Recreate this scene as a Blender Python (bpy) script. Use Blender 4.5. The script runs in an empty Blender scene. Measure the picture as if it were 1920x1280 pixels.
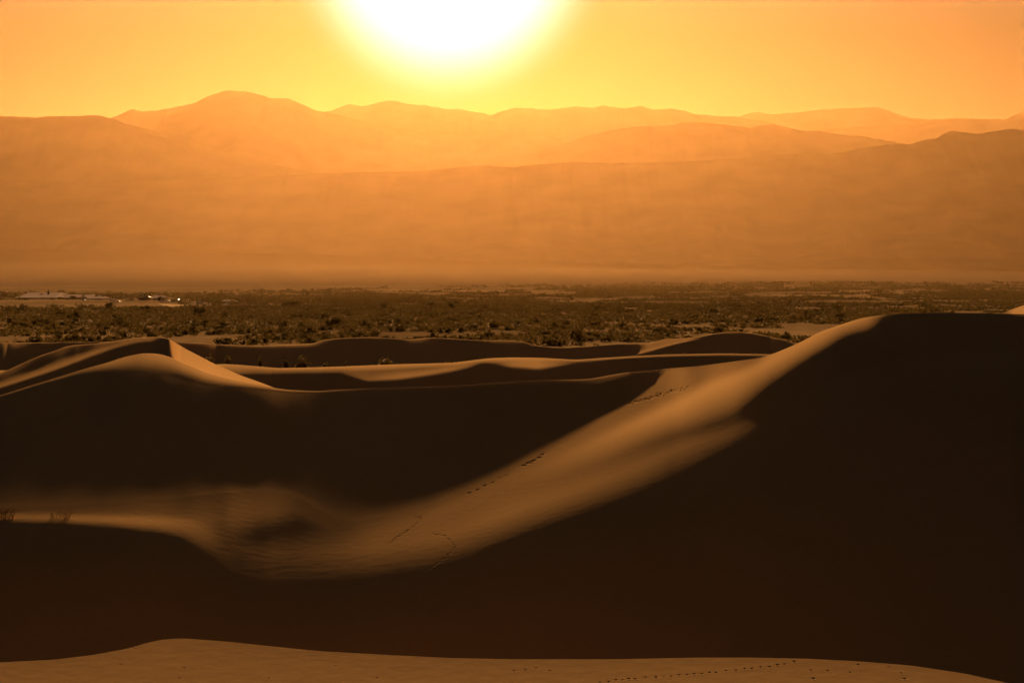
import bpy, bmesh, math, random
import numpy as np
from mathutils import Vector

random.seed(7)
RNG = np.random.default_rng(7)
C = bpy.context.scene.collection

# ------------------------------------------------------------------ camera, world, sun, exposure
F = 4330.0                 # focal length in pixels of a 1920 pixel wide frame
HY = 500.0                 # eye level row
H = 27.0                   # camera height above the plain (m)
SUN_X, SUN_Y = 840.0, -100.0
SUN_EL = math.atan((HY - SUN_Y) / F)
SUN_AZ = math.atan((SUN_X - 960.0) / F)      # from +Y, positive to the right (+X)
TS = (HY - SUN_Y) / F
EXPO = 2.3
EX = 2.0 ** -EXPO

scene = bpy.context.scene
scene.render.engine = 'CYCLES'
cd = bpy.data.cameras.new('camera')
cam = bpy.data.objects.new('camera', cd)
C.objects.link(cam)
cam.location = (0, 0, H)
cam.rotation_euler = (math.radians(90), 0, 0)
cd.sensor_width = 36.0
cd.lens = 36.0 * F / 1920.0
cd.shift_y = -(640.0 - HY) / 1920.0
cd.clip_start = 0.5
cd.clip_end = 120000.0
scene.camera = cam

scene.view_settings.view_transform = 'Standard'
scene.view_settings.look = 'None'
scene.view_settings.exposure = EXPO
scene.view_settings.gamma = 1.0
scene.cycles.use_denoising = True
scene.cycles.use_adaptive_sampling = False
scene.cycles.max_bounces = 6
scene.cycles.diffuse_bounces = 3
scene.cycles.volume_bounces = 0
scene.cycles.transparent_max_bounces = 16

SUN_DIR = Vector((math.sin(SUN_AZ) * math.cos(SUN_EL), math.cos(SUN_AZ) * math.cos(SUN_EL), math.sin(SUN_EL)))
sd = bpy.data.lights.new('sun', 'SUN')
sd.energy = 5.0
sd.angle = math.radians(0.5)
sd.color = (1.0, 0.56, 0.22)
sun = bpy.data.objects.new('sun', sd)
C.objects.link(sun)
sun.rotation_euler = SUN_DIR.to_track_quat('Z', 'Y').to_euler()


class Nodes:
    """tiny helper for shader graphs"""
    def __init__(self, tree):
        self.t = tree
        tree.nodes.clear()

    def new(self, typ, **kw):
        n = self.t.nodes.new(typ)
        for k, v in kw.items():
            if k == 'inputs':
                for i, val in v.items():
                    if isinstance(val, bpy.types.NodeSocket):
                        self.t.links.new(val, n.inputs[i])
                    else:
                        n.inputs[i].default_value = val
            else:
                setattr(n, k, v)
        return n

    def math(self, op, a, b=None, c=None):
        inp = {0: a}
        if b is not None:
            inp[1] = b
        if c is not None:
            inp[2] = c
        return self.new('ShaderNodeMath', operation=op, inputs=inp).outputs[0]

    def link(self, a, b):
        self.t.links.new(a, b)


world = bpy.data.worlds.new('World')
scene.world = world
world.use_nodes = True
N = Nodes(world.node_tree)
wout = N.new('ShaderNodeOutputWorld')
tc = N.new('ShaderNodeTexCoord')
dot = N.new('ShaderNodeVectorMath', operation='DOT_PRODUCT', inputs={0: tc.outputs['Generated'], 1: tuple(SUN_DIR)})
th = N.math('MULTIPLY', N.math('ARCCOSINE', N.math('MINIMUM', dot.outputs['Value'], 0.999999)), 57.29578)


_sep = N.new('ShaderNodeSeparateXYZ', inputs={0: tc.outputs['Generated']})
high = N.new('ShaderNodeMapRange', inputs={0: _sep.outputs[2], 1: 0.10, 2: 0.24}).outputs[0]   # ramp for an unseen sky glow, added above frame to lighten shaded dune faces


def falloff(sig, p):
    return N.math('EXPONENT', N.math('MULTIPLY', N.math('POWER', N.math('DIVIDE', th, sig), p), -1.0))


def glow(col, k, w):
    e = N.new('ShaderNodeEmission', inputs={0: (*col, 1)})
    N.link(N.math('MULTIPLY', w, k), e.inputs[1])
    return e.outputs[0]


sky = N.new('ShaderNodeTexSky', sky_type='NISHITA')
sky.sun_disc = False
sky.sun_elevation = SUN_EL
sky.sun_rotation = SUN_AZ
sky.dust_density = 4.0
sky.air_density = 1.5
sky.ozone_density = 1.0
bg = N.new('ShaderNodeBackground', inputs={0: sky.outputs[0], 1: 0.05 * 0.012})
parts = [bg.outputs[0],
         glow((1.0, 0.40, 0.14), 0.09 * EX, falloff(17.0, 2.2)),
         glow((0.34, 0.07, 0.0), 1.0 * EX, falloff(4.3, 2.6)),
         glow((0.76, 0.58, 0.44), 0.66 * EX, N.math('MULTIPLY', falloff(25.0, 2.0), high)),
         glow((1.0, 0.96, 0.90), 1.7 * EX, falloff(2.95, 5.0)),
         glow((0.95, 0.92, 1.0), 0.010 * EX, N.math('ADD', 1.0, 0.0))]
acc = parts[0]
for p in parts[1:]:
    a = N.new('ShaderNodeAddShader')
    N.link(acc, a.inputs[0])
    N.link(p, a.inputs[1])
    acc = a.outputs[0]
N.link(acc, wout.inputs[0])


# ------------------------------------------------------------------ helpers
def smooth(a, sig, axis=0):
    if sig <= 0:
        return a
    r = max(1, int(3 * sig))
    k = np.exp(-0.5 * (np.arange(-r, r + 1) / sig) ** 2)
    k /= k.sum()
    pad = [(0, 0)] * a.ndim
    pad[axis] = (r, r)
    b = np.pad(a, pad, mode='edge')
    out = np.zeros_like(a)
    n = a.shape[axis]
    for i, w in enumerate(k):
        sl = [slice(None)] * a.ndim
        sl[axis] = slice(i, i + n)
        out += w * b[tuple(sl)]
    return out


def vnoise(x, y, seed=0):
    xi = np.floor(x).astype(np.int64)
    yi = np.floor(y).astype(np.int64)
    fx = x - xi
    fy = y - yi
    fx = fx * fx * (3 - 2 * fx)
    fy = fy * fy * (3 - 2 * fy)

    def h(a, b):
        v = (a * 374761393 + b * 668265263 + seed * 362437) & 0x7fffffff
        v = ((v ^ (v >> 13)) * 1274126177) & 0x7fffffff
        return ((v ^ (v >> 16)) & 0xffff) / 65535.0
    return (h(xi, yi) * (1 - fx) + h(xi + 1, yi) * fx) * (1 - fy) + (h(xi, yi + 1) * (1 - fx) + h(xi + 1, yi + 1) * fx) * fy


def fbm(x, y, seed=0, octs=5, gain=0.5):
    s = 0
    a = 1.0
    t = 0
    for o in range(octs):
        s = s + a * (vnoise(x * 2 ** o, y * 2 ** o, seed + o * 17) * 2 - 1)
        t += a
        a *= gain
    return s / t


def mesh_from(name, verts, faces, mat, smooth_shade=False, parent=None):
    """verts (n,3) array, faces (m,k) array, all of one size"""
    me = bpy.data.meshes.new(name)
    verts = np.asarray(verts, dtype=np.float32)
    faces = np.asarray(faces, dtype=np.int32)
    k = faces.shape[1]
    me.vertices.add(len(verts))
    me.vertices.foreach_set('co', verts.ravel())
    me.loops.add(faces.size)
    me.loops.foreach_set('vertex_index', faces.ravel())
    me.polygons.add(len(faces))
    me.polygons.foreach_set('loop_start', np.arange(0, faces.size, k, dtype=np.int32))
    me.polygons.foreach_set('use_smooth', np.full(len(faces), smooth_shade, dtype=bool))
    me.update(calc_edges=True)
    me.validate()
    if mat:
        me.materials.append(mat)
    o = bpy.data.objects.new(name, me)
    C.objects.link(o)
    if parent:
        o.parent = parent
    return o


def grid_faces(nr, nc):
    i = np.arange((nr - 1) * (nc - 1))
    r = i // (nc - 1)
    c = i % (nc - 1)
    a = r * nc + c
    return np.stack([a, a + 1, a + nc + 1, a + nc], 1)


def tag(o, label=None, cat=None, group=None, kind=None):
    if label:
        o['label'] = label
    if cat:
        o['category'] = cat
    if group:
        o['group'] = group
    if kind:
        o['kind'] = kind
    return o


def T(*pairs):
    p = np.array(pairs, float)
    return lambda x: np.interp(x, p[:, 0], p[:, 1])


# ------------------------------------------------------------------ materials
def sand_material():
    m = bpy.data.materials.new('dune_sand')
    m.use_nodes = True
    n = Nodes(m.node_tree)
    out = n.new('ShaderNodeOutputMaterial')
    geo = n.new('ShaderNodeNewGeometry')
    mp = n.new('ShaderNodeMapping', inputs={0: geo.outputs['Position'], 3: (0.05, 0.012, 0.05)})
    big = n.new('ShaderNodeTexNoise', inputs={'Vector': mp.outputs[0], 'Scale': 1.0, 'Detail': 5.0})
    fine = n.new('ShaderNodeTexNoise', inputs={'Vector': geo.outputs['Position'], 'Scale': 2.2, 'Detail': 6.0, 'Roughness': 0.7})
    mix = n.math('ADD', n.math('MULTIPLY', big.outputs[0], 0.6), n.math('MULTIPLY', fine.outputs[0], 0.4))
    ramp = n.new('ShaderNodeValToRGB', inputs={0: mix})
    ramp.color_ramp.elements[0].position = 0.3
    ramp.color_ramp.elements[0].color = (0.385, 0.24, 0.112, 1)
    ramp.color_ramp.elements[1].position = 0.72
    ramp.color_ramp.elements[1].color = (0.50, 0.32, 0.156, 1)
    rip = n.new('ShaderNodeTexNoise', inputs={'Vector': geo.outputs['Position'], 'Scale': 1.1, 'Detail': 4.0})
    bump = n.new('ShaderNodeBump', inputs={'Strength': 0.13, 'Distance': 0.06, 'Height': rip.outputs[0]})
    b = n.new('ShaderNodeBsdfPrincipled', inputs={'Base Color': ramp.outputs[0], 'Roughness': 0.85, 'Normal': bump.outputs[0]})
    b.inputs['Specular IOR Level'].default_value = 0.0
    n.link(b.outputs[0], out.inputs[0])
    return m


SAND = sand_material()

# ------------------------------------------------------------------ the dunes
# Every dune is a real surface: crest lines fix direction, slopes fix how the low sun grazes it.
K = 3.5
XS = np.unique(np.concatenate([np.arange(-900, -220, 12.0), np.arange(-220, -90, 5.0), np.arange(-90, 2011, 1.5), np.arange(2016, 2140, 5.0), np.arange(2150, 2900, 12.0)]))
NX = len(XS)
U = (XS - 960.0) / F


def tt(y):
    return (HY - y) / F


def lat_slope(d, t):
    """dz/dX at constant depth, arrays (rows, cols)"""
    X = U[None, :] * d
    z = t * d
    xi = np.arange(NX)
    Xi, di, zi = (np.gradient(a, axis=1) for a in (X, d, z))
    Xj, dj, zj = (np.gradient(a, axis=0) for a in (X, d, z))
    den = Xi * dj - Xj * di
    den = np.where(np.abs(den) < 1e-9, 1e-9, den)
    q = (zi * dj - zj * di) / den
    q = np.clip(q, -0.75, 0.75)
    return smooth(smooth(q, 4, 0), 10, 1)


def march(d0, ya, yb, knots, rows, ysig=3.0, xsig=4.0, iters=4, lat=True, zfix=None, dark=0.0):
    """surface from row curve ya (depth d0) up to row curve yb; knots = [(y, lit)], lit = brightness / K"""
    q = np.linspace(0, 1, rows)[:, None]
    Y = ya[None, :] + (yb - ya)[None, :] * q
    ky = np.stack([k[0] for k in knots])
    ks = np.stack([k[1] for k in knots])
    S = np.empty_like(Y)
    for c in range(NX):
        yy = -ky[:, c]
        yy = np.maximum.accumulate(yy + np.arange(len(yy)) * 1e-4)
        S[:, c] = np.interp(-Y[:, c], yy, ks[:, c])
    S = smooth(smooth(S, ysig, 0), xsig, 1)
    if dark:
        w = np.clip((-S - 0.05) / 0.1, 0, 1)
        S = S - w * dark * (0.6 + 1.4 * fbm(np.repeat(XS[None, :], rows, 0) / 260 + Y / 300, Y / 46, 12, 3))
    t = tt(Y)
    dt = np.diff(t, axis=0)
    zx = 0.0
    for it in range(iters if lat else 1):
        m = TS - S / K + ((XS - SUN_X) / F)[None, :] * zx
        g = 1.0 / np.clip(m - t, 0.022, 2.0)
        ln = np.concatenate([np.zeros((1, NX)), np.cumsum(0.5 * (g[1:] + g[:-1]) * dt, axis=0)])
        d = d0[None, :] * np.exp(ln)
        if it < iters - 1:
            zn = lat_slope(d, t)
            zx = zn if it == 0 else 0.5 * zx + 0.5 * zn
            if zfix is not None:
                zx = zx * (1 - zfix[0])[None, :] + (zfix[0] * zfix[1])[None, :]
    return d, t, m


def rows_z(d, t):
    return H + t * d


def hermite(d0, z0, m0, d1, z1, m1, rows):
    s = np.linspace(0, 1, rows)[:, None]
    h = (d1 - d0)[None, :]
    h00 = 2 * s ** 3 - 3 * s ** 2 + 1
    h10 = s ** 3 - 2 * s ** 2 + s
    h01 = -2 * s ** 3 + 3 * s ** 2
    h11 = s ** 3 - s ** 2
    return d0[None, :] + h * s, h00 * z0 + h10 * h * m0 + h01 * z1 + h11 * h * m1


def sx(a, s=5):
    return smooth(np.asarray(a, float), s, 0)


D_ROWS, Z_ROWS = [], []


def put(d, z, skip=1):
    D_ROWS.append(d[skip:])
    Z_ROWS.append(z[skip:])


# --- near dune whose sunlit crest fills the bottom edge of the frame
yN = sx(T((-900, 1330), (-500, 1280), (-200, 1250), (0, 1241), (100, 1236), (175, 1227), (240, 1215), (280, 1203), (312, 1197), (345, 1196),
           (425, 1202), (500, 1210), (600, 1220), (725, 1227), (850, 1233), (960, 1235), (1160, 1235), (1310, 1232),
           (1410, 1232), (1510, 1234), (1610, 1239), (1710, 1247), (1810, 1262), (1890, 1280), (2050, 1320), (2400, 1420), (2900, 1500))(XS), 6)
yNb = np.maximum(yN, 1290) + 70
dN0 = np.full(NX, 88.0)
lN = np.full(NX, 0.165)
dN, tN, mN = march(dN0, yNb, yN, [(yNb, lN * 1.25), (yN + 40, lN * 1.08), (yN, lN * 0.9)], 220, lat=False)
zN = rows_z(dN, tN)
dn, zn = hermite(np.full(NX, 13.0), np.full(NX, 0.3), 0.12, dN[0], zN[0], 0.11, 14)
put(dn, zn, 0)
N_ROW0 = 13
put(dN[:-1], zN[:-1])
put(dN[-1:] - 0.004, zN[-1:] - 0.004 * 0.09, 0)      # keep the crest edge crisp
put(dN[-1:], zN[-1:], 0)

# --- main dune face
crestA = sx(T((-900, 830), (-600, 810), (-300, 790), (-100, 765), (0, 742), (50, 725), (100, 710), (150, 693), (200, 680), (233, 669), (267, 662.5),
              (300, 663), (320, 668), (350, 683), (383, 698), (417, 707), (450, 715), (483, 721), (523, 727), (550, 730), (600, 733),
              (640, 730), (733, 727), (833, 724), (933, 718), (1000, 713), (1060, 712), (1100, 711), (1150, 702), (1200, 696),
              (1250, 691), (1312, 686), (1387, 676), (1425, 671), (1450, 663), (1500, 642), (1537, 622), (1575, 609), (1612, 597),
              (1640, 592), (1687, 588), (1762, 586), (1837, 587), (1920, 589), (2100, 588), (2500, 590), (2900, 600))(XS), 5)
c6 = T((-900, 985), (-600, 975), (-200, 960), (0, 952), (100, 948), (200, 943), (300, 935), (400, 925), (480, 919), (530, 922),
       (565, 935), (595, 953), (625, 968), (645, 975), (667, 976), (733, 965), (800, 947), (867, 920), (933, 890), (1000, 853),
       (1067, 817), (1133, 780), (1200, 745), (1225, 722), (1250, 696), (1262, 690), (2900, 690))(XS)
c6 = sx(np.where(XS > 1240, np.maximum(crestA + 4, np.where(XS < 1275, c6, 0)), c6), 6)
c6 = np.maximum(c6, crestA + 4)
c2 = sx(T((-900, 1020), (-600, 1005), (-200, 985), (0, 976), (100, 978), (200, 985), (300, 997), (350, 1010), (400, 1034), (440, 1056), (480, 1070),
          (520, 1078), (600, 1074), (700, 1066), (800, 1050), (875, 1030), (960, 996), (1060, 960), (1160, 925), (1200, 909),
          (1275, 875), (1350, 841), (1406, 815), (1440, 792), (1500, 752), (1600, 702), (1700, 677), (1900, 657), (2500, 650), (2900, 660))(XS), 5)
c2 = c2 + sx(T((-900, 0), (330, 2), (430, 20), (520, 18), (1300, 12), (1400, 4), (1440, 0), (2900, 0))(XS), 8)
c3 = sx(T((-900, 1010), (-600, 995), (-200, 978), (0, 970), (200, 976), (300, 984), (350, 992), (400, 1008), (440, 1026), (500, 1044), (700, 1038),
          (850, 1008), (960, 965), (1060, 932), (1160, 893), (1200, 878), (1256, 849), (1312, 826), (1369, 811), (1425, 788),
          (1500, 735), (1600, 685), (1700, 660), (1900, 640), (2500, 635), (2900, 645))(XS), 4)
c3 = c3 - sx(T((-900, 0), (400, 0), (480, 10), (900, 8), (1250, 4), (1350, 0), (2900, 0))(XS), 8)
i3 = T((-900, .15), (0, .17), (200, .22), (300, .2), (400, .1), (430, .02), (500, .04), (600, .08), (700, .125), (850, .17), (960, .21),
       (1100, .2), (1200, .17), (1300, .14), (1369, .10), (1425, .02), (1450, -.08), (1520, -.4), (2900, -.5))(XS)
c4 = sx(T((-900, 1003), (-600, 988), (-200, 973), (0, 966.5), (200, 970), (300, 974), (350, 978), (400, 996), (430, 1014), (480, 1004), (530, 992), (575, 981), (600, 990), (650, 1003),
          (700, 1005), (850, 972), (933, 930), (1033, 900), (1133, 867), (1200, 837), (1256, 819), (1312, 804), (1369, 785),
          (1425, 750), (1500, 705), (1600, 650), (1700, 640), (1900, 625), (2500, 620), (2900, 630))(XS), 4)
i4 = T((-900, .2), (0, .24), (200, .26), (300, .24), (350, .2), (400, .09), (430, .02), (480, -.015), (530, -.02), (575, -.01), (610, .03), (650, .08), (700, .12), (850, .15),
       (933, .16), (1033, .16), (1133, .13), (1200, .09), (1256, .055), (1312, .03), (1369, .0), (1425, -.09), (1520, -.35), (1640, -.45), (2900, -.5))(XS)
c5 = sx(T((-900, 995), (-600, 982), (-200, 968), (0, 961), (200, 962), (300, 964), (367, 966), (430, 975), (500, 962), (550, 952), (575, 962), (600, 982), (650, 991),
          (700, 985), (800, 963), (867, 938), (933, 910), (1000, 884), (1067, 853), (1133, 822), (1200, 790), (1275, 757),
          (1350, 716), (1425, 684), (1500, 650), (1575, 614), (1620, 602), (1700, 598), (1900, 600), (2500, 603), (2900, 613))(XS), 3)
i5 = T((-900, .07), (0, .09), (200, .1), (300, .1), (367, .1), (430, .08), (500, .075), (550, .06), (600, .045), (650, .06), (700, .115), (800, .145),
       (933, .165), (1000, .2), (1067, .27), (1133, .35), (1200, .44), (1275, .54), (1350, .57), (1425, .57), (1500, .5),
       (1575, .45), (1620, .3), (1660, .0), (1700, -.15), (2900, -.2))(XS)
i6 = T((-900, .06), (0, .06), (300, .075), (480, .075), (540, .065), (575, .04), (650, .06), (733, .12), (900, .15), (1000, .15), (1100, .15),
       (1200, .17), (1250, .2), (1300, .2), (1380, .22), (1420, .3), (1445, .5), (1500, .55), (1575, .5), (1620, .35), (1660, .05), (1700, -.12), (2900, -.2))(XS)
c5b = c5 - np.minimum(20, 0.5 * (c5 - c6))
w5 = T((1000, 0), (1180, 1), (1405, 1), (1435, 0))(XS)
i5b = (1 - w5) * 0.5 * (i5 + i6) + w5 * np.minimum(i6 + 0.02, i5)
c7 = crestA + T((-900, 4), (0, 4), (100, 5), (150, 8), (200, 18), (240, 30), (280, 40), (350, 30), (400, 22), (450, 13), (520, 6), (600, 4), (2900, 4))(XS)
c7 = np.minimum(sx(c7, 10), c6 - 0.5)
c7 = np.maximum(c7, crestA + 2)
c7 = np.minimum(c7, c6 - 0.5)
i8 = T((-900, .1), (0, .12), (150, .15), (220, .28), (267, .3), (350, .45), (450, .45), (520, .32), (600, .2), (640, .12), (700, .02), (1030, .02),
       (1110, .3), (1150, .32), (1250, .25), (1300, .2), (1380, .22), (1420, .3), (1445, .5), (1500, .55), (1575, .5), (1620, .35), (1660, .05), (1700, -.12), (2900, -.2))(XS)

yA0 = np.full(NX, 1345.0)
yA0 = np.maximum(yA0, yN + 40)
dA0 = np.full(NX, 128.0)
dL, tL, mL = march(dA0, yA0, c6, [(yA0, np.full(NX, -.8)), (c2 + 130, np.full(NX, -.75)), (c2 + 45, np.full(NX, -.24)), (c2, np.zeros(NX)),
                                  (c3, i3), (c4, i4), (c5, i5), (c5b, i5b), (c6, i6)], 430, ysig=4.0, xsig=5.0)
zL = rows_z(dL, tL)
d6, z6 = dL[-1], zL[-1]

# the cast shadow: its edge lies on the curve c6 and the point casting it, straight up-sun, on the curve c7
hit_x, hit_d = [], []
for c in range(0, NX):
    if XS[c] > 1248:
        break
    X6 = U[c] * d6[c]
    dl = np.linspace(0.0, 140.0, 1401)
    dd = d6[c] + dl
    xx = 960 + F * (X6 + math.tan(SUN_AZ) * dl) / dd
    yy = HY - F * (z6[c] - H + TS * dl) / dd
    g = yy - np.interp(xx, XS, c7)
    k = np.argmax(g <= 0)
    if g[k] <= 0:
        hit_x.append(xx[k])
        hit_d.append(dd[k])
hit_x = np.array(hit_x)
hit_d = np.array(hit_d)
o = np.argsort(hit_x)
hit_x, hit_d = hit_x[o], hit_d[o]
d7 = np.interp(XS, hit_x, hit_d)
dgen = d6 * np.exp((tt(c7) - tt(c6)) / np.clip(mL[-1] - tt(c6), 0.025, 1))
d7 = np.maximum(smooth(np.where(XS > 1248, dgen, d7), 15), d6 * 1.0004)
wj = np.clip((XS - 1218) / 30.0, 0, 1)
d7 = (1 - wj) * d7 + wj * dgen
t7 = tt(c7)
z7 = rows_z(d7, t7)
gap = np.clip((d7 - d6) / 25.0, 0, 1)
m6 = mL[-1]
dD, zD = hermite(d6, z6, m6 * (1 - gap) + gap * np.minimum(m6 - 0.008, TS - 0.02), d7, z7, m6 * (1 - gap) + gap * TS, 170)
q8 = np.linspace(0, 1, 6)
kn = [(c7 + (crestA - c7) * q, (i8 * (q * q * (3 - 2 * q)) * gap + i6 * (1 - gap))) for q in q8]
dT, tT, mT = march(d7, c7, crestA, kn, 60, ysig=2.0, xsig=4.0, zfix=(1 - gap, smooth(lat_slope(dL, tL)[-8], 6)))
zT = rows_z(dT, tT)
tz = math.tan(SUN_AZ)
q6 = U * d6 - tz * d6
for it in range(3):                              # seat the shadow edge: no point up-sun may stand above the sun line
    dd_ = np.concatenate([dD[90:], dT])
    zz_ = np.concatenate([zD[90:], zT])
    qq = U[None, :] * dd_ - tz * dd_
    ex = zz_ - np.interp(qq, q6, z6) - TS * (dd_ - np.interp(qq, q6, d6))
    E = smooth(ex.max(0), 12) * gap * (XS < 1235)
    zT = zT - E[None, :]
    zD = zD - E[None, :] * np.linspace(0, 1, len(zD))[:, None] ** 1.5
    print('shadow fit', it, np.abs(E).max().round(3))
dA, zA = dT[-1], zT[-1]

dv, zv = hermite(dN[-1], zN[-1], -0.5, dL[0], zL[0], 0.15, 10)
put(dv, zv)
put(dL, zL)
put(dD, zD)
put(dT, zT)


def layer(d_prev, z_prev, prev_y, y_crest, d_base, pad, knots_fn, rows, drop=-0.45, ysig=1.5, xsig=3.0):
    base = np.maximum(prev_y, y_crest) + pad
    dl, tl, ml = march(d_base, base, y_crest, knots_fn(base), rows, ysig=ysig, xsig=xsig)
    zl = rows_z(dl, tl)
    dh, zh = hermite(d_prev, z_prev, drop, dl[0], zl[0], 0.0, 14)
    put(dh, zh)
    put(dl, zl)
    return dl[-1], zl[-1]


# --- sharp-crested dune behind the left crest
yB = sx(T((-900, 830), (-600, 790), (-200, 740), (0, 700), (45, 680), (75, 667), (100, 659), (120, 651), (140, 647), (175, 645), (212, 640),
          (250, 634), (275, 632), (300, 632), (318, 636), (330, 643), (350, 655), (383, 672), (400, 681), (450, 703),
          (500, 721), (540, 738), (600, 765), (700, 790), (1000, 800), (1300, 780), (1500, 740), (1700, 690), (2900, 700))(XS), 2)


def knots_B(base):
    yb = sx(T((-900, 870), (-200, 770), (0, 724), (50, 708), (100, 691), (130, 680), (175, 662), (212, 650), (250, 640), (275, 637), (300, 637),
              (320, 650), (400, 690), (500, 724), (2900, 900))(XS), 2)
    yb = np.clip(yb, yB + 2, base - 3)
    ib = T((-900, .15), (0, .24), (150, .28), (250, .2), (290, .1), (303, .0), (318, -.25), (325, .3), (335, .62), (400, .64), (520, .5), (2900, .3))(XS)
    i0 = T((-900, -.3), (310, -.45), (319, -.5), (326, .35), (335, .62), (400, .62), (520, .5), (2900, .2))(XS)
    dip = T((-900, -.02), (140, -.03), (200, .12), (250, .2), (290, .15), (318, -.1), (325, .3), (335, .62), (520, .5), (2900, .3))(XS)
    ic = T((-900, .1), (120, .13), (145, .06), (170, .04), (212, .2), (290, .2), (318, .1), (325, .4), (335, .62), (2900, .4))(XS)
    return [(base, i0), (yb + 0.55 * (base - yb), np.where(XS < 322, np.minimum(i0, -.25), i0)), (yb, ib), (0.5 * (yb + yB), dip), (yB + 2, dip * .5 + ic * .5), (yB, ic)]


dB0 = smooth(np.maximum(dA * 1.05 + 10, 240), 12)
dBc, zBc = layer(dA, zA, crestA, yB, dB0, 8, knots_B, 80, xsig=2.0)

# --- middle dune band, with the tall far dune at the right margin
yC = sx(T((-900, 700), (300, 692), (420, 682), (450, 684), (520, 690), (580, 689), (640, 687), (700, 684.5), (760, 682.5), (850, 680),
          (880, 676), (920, 671.5), (960, 670), (1020, 671), (1080, 674.5), (1130, 671), (1180, 668), (1250, 664.5), (1350, 662.5),
          (1440, 664), (1500, 672), (1600, 660), (1700, 640), (1800, 618), (1855, 602), (1878, 587.5), (1900, 579), (1920, 572), (2000, 545),
          (2100, 527), (2400, 520), (2900, 530))(XS), 3)


def knots_C(base):
    yp = sx(T((-900, 712), (300, 705), (470, 699), (560, 699), (640, 699), (690, 712), (750, 707), (800, 700), (860, 690), (900, 682),
              (940, 684), (980, 686), (1010, 688), (1050, 683), (1100, 683), (1200, 676), (1440, 672), (1500, 690), (1855, 620), (1920, 592), (2100, 560), (2900, 560))(XS), 3)
    yp = np.clip(yp, yC + 3, base - 3)
    ip = T((-900, .1), (400, .2), (470, .12), (560, .07), (640, .04), (690, .2), (750, .34), (840, .34), (880, .2), (905, -.05), (930, .0), (960, .3),
           (1010, .38), (1050, .2), (1080, -.05), (1440, -.1), (1840, .2), (1865, .5), (2900, .5))(XS)
    i0 = T((-900, -.25), (1800, -.25), (1865, .5), (2900, .5))(XS)
    dip = T((-900, .2), (400, .3), (560, .25), (640, .25), (690, .12), (800, .16), (880, .3), (940, .28), (1000, .38), (1080, .1), (1150, -.02), (1440, -.04),
            (1840, .2), (1865, .5), (2900, .5))(XS)
    ic = T((-900, .3), (420, .4), (1000, .45), (1100, .3), (1440, .22), (1840, .3), (1865, .5), (2900, .5))(XS)
    return [(base, i0), (0.5 * (base + yp) + 2, i0), (yp + 5, 0.5 * ip + 0.5 * np.minimum(i0, ip)), (yp, ip), (0.45 * yp + 0.55 * yC, dip), (yC + 2, ic), (yC, ic)]


prev = np.minimum(crestA, yB)
dC0 = np.full(NX, 420.0)
dCc, zCc = layer(dBc, zBc, prev, yC, dC0, 14, knots_C, 110)

# --- last dunes before the plain
yD = sx(T((-900, 648), (0, 643), (100, 642), (180, 641), (250, 640), (330, 641), (360, 643), (420, 646), (480, 648), (560, 646), (585, 644), (610, 637),
          (640, 634), (690, 632.5), (740, 634.5), (765, 637), (790, 634.5), (800, 633.5), (830, 634), (880, 637), (915, 638.5), (950, 638),
          (985, 641), (997, 647), (1035, 651), (1060, 652), (1110, 649), (1160, 644.5), (1210, 643.5), (1225, 641), (1247, 635.5), (1285, 634),
          (1305, 632), (1335, 626), (1360, 623), (1385, 622), (1410, 624), (1440, 630), (1465, 636), (1490, 644), (1530, 655), (1700, 655),
          (2000, 640), (2900, 640))(XS), 1.5)


def knots_D(base):
    ys = sx(T((-900, 672), (700, 670), (900, 668), (1100, 662), (1192, 664), (1222, 656), (1260, 645), (1295, 637), (1330, 634), (1385, 629), (1440, 640), (1490, 652), (2900, 670))(XS), 2)
    ys = np.clip(ys, yD + 1.5, base - 2)
    isx = T((-900, -.15), (420, -.1), (450, .05), (560, .05), (620, -.12), (1180, -.12), (1197, .3), (1290, .36), (1318, .0), (1335, -.1), (2900, -.15))(XS)
    up = T((-900, -.1), (1195, -.1), (1212, .2), (1285, .22), (1310, .0), (1335, -.1), (2900, -.1))(XS)
    ic = T((-900, .06), (300, .15), (480, .3), (590, .38), (635, .05), (755, .05), (775, .35), (795, .3), (815, .04), (905, .1), (930, .28), (965, .28), (1000, .1),
           (1060, .03), (1150, .06), (1210, .32), (1290, .32), (1340, .22), (1440, .22), (1490, .1), (2900, .1))(XS)
    return [(base, np.full(NX, -.12)), (ys + 4, np.full(NX, -.15)), (ys, isx), (0.5 * (ys + yD), up), (yD + 1.2, 0.5 * up + 0.5 * ic), (yD, ic)]


prev = np.minimum(prev, yC)
dDd = np.full(NX, 585.0)
dDc, zDc = layer(dCc, zCc, prev, yD, dDd, 10, knots_D, 80, ysig=1.0, xsig=2.0)
# beyond the last crest the sand runs down under the plain
dE, zE = hermite(dDc, zDc, -0.25, np.maximum(dDc + 130, 815), np.full(NX, -0.6), -0.02, 16)
put(dE, zE)

DD = np.concatenate(D_ROWS)
ZZ = np.concatenate(Z_ROWS)
for r in range(1, len(DD)):                      # depth always increases outward
    DD[r] = np.maximum(DD[r], DD[r - 1] + 1.5e-4)
XX = U[None, :] * DD
print('dunes', DD.shape, 'crest A depth', dA.min(), dA.max(), 'z min', ZZ.min(), 'd6', d6.min(), d6.max())
for xq in (0, 200, 320, 500, 800, 1100, 1300, 1500, 1700, 1900):
    c = np.searchsorted(XS, xq)
    print(xq, 'c2', round(float(np.interp(-c2[c], -np.linspace(yA0[c], c6[c], 430), dL[:, c])), 1), 'd6', d6[c].round(1), 'd7', d7[c].round(1), 'dA', dA[c].round(1), 'B', dBc[c].round(), 'C', dCc[c].round(), 'D', dDc[c].round())


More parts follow.
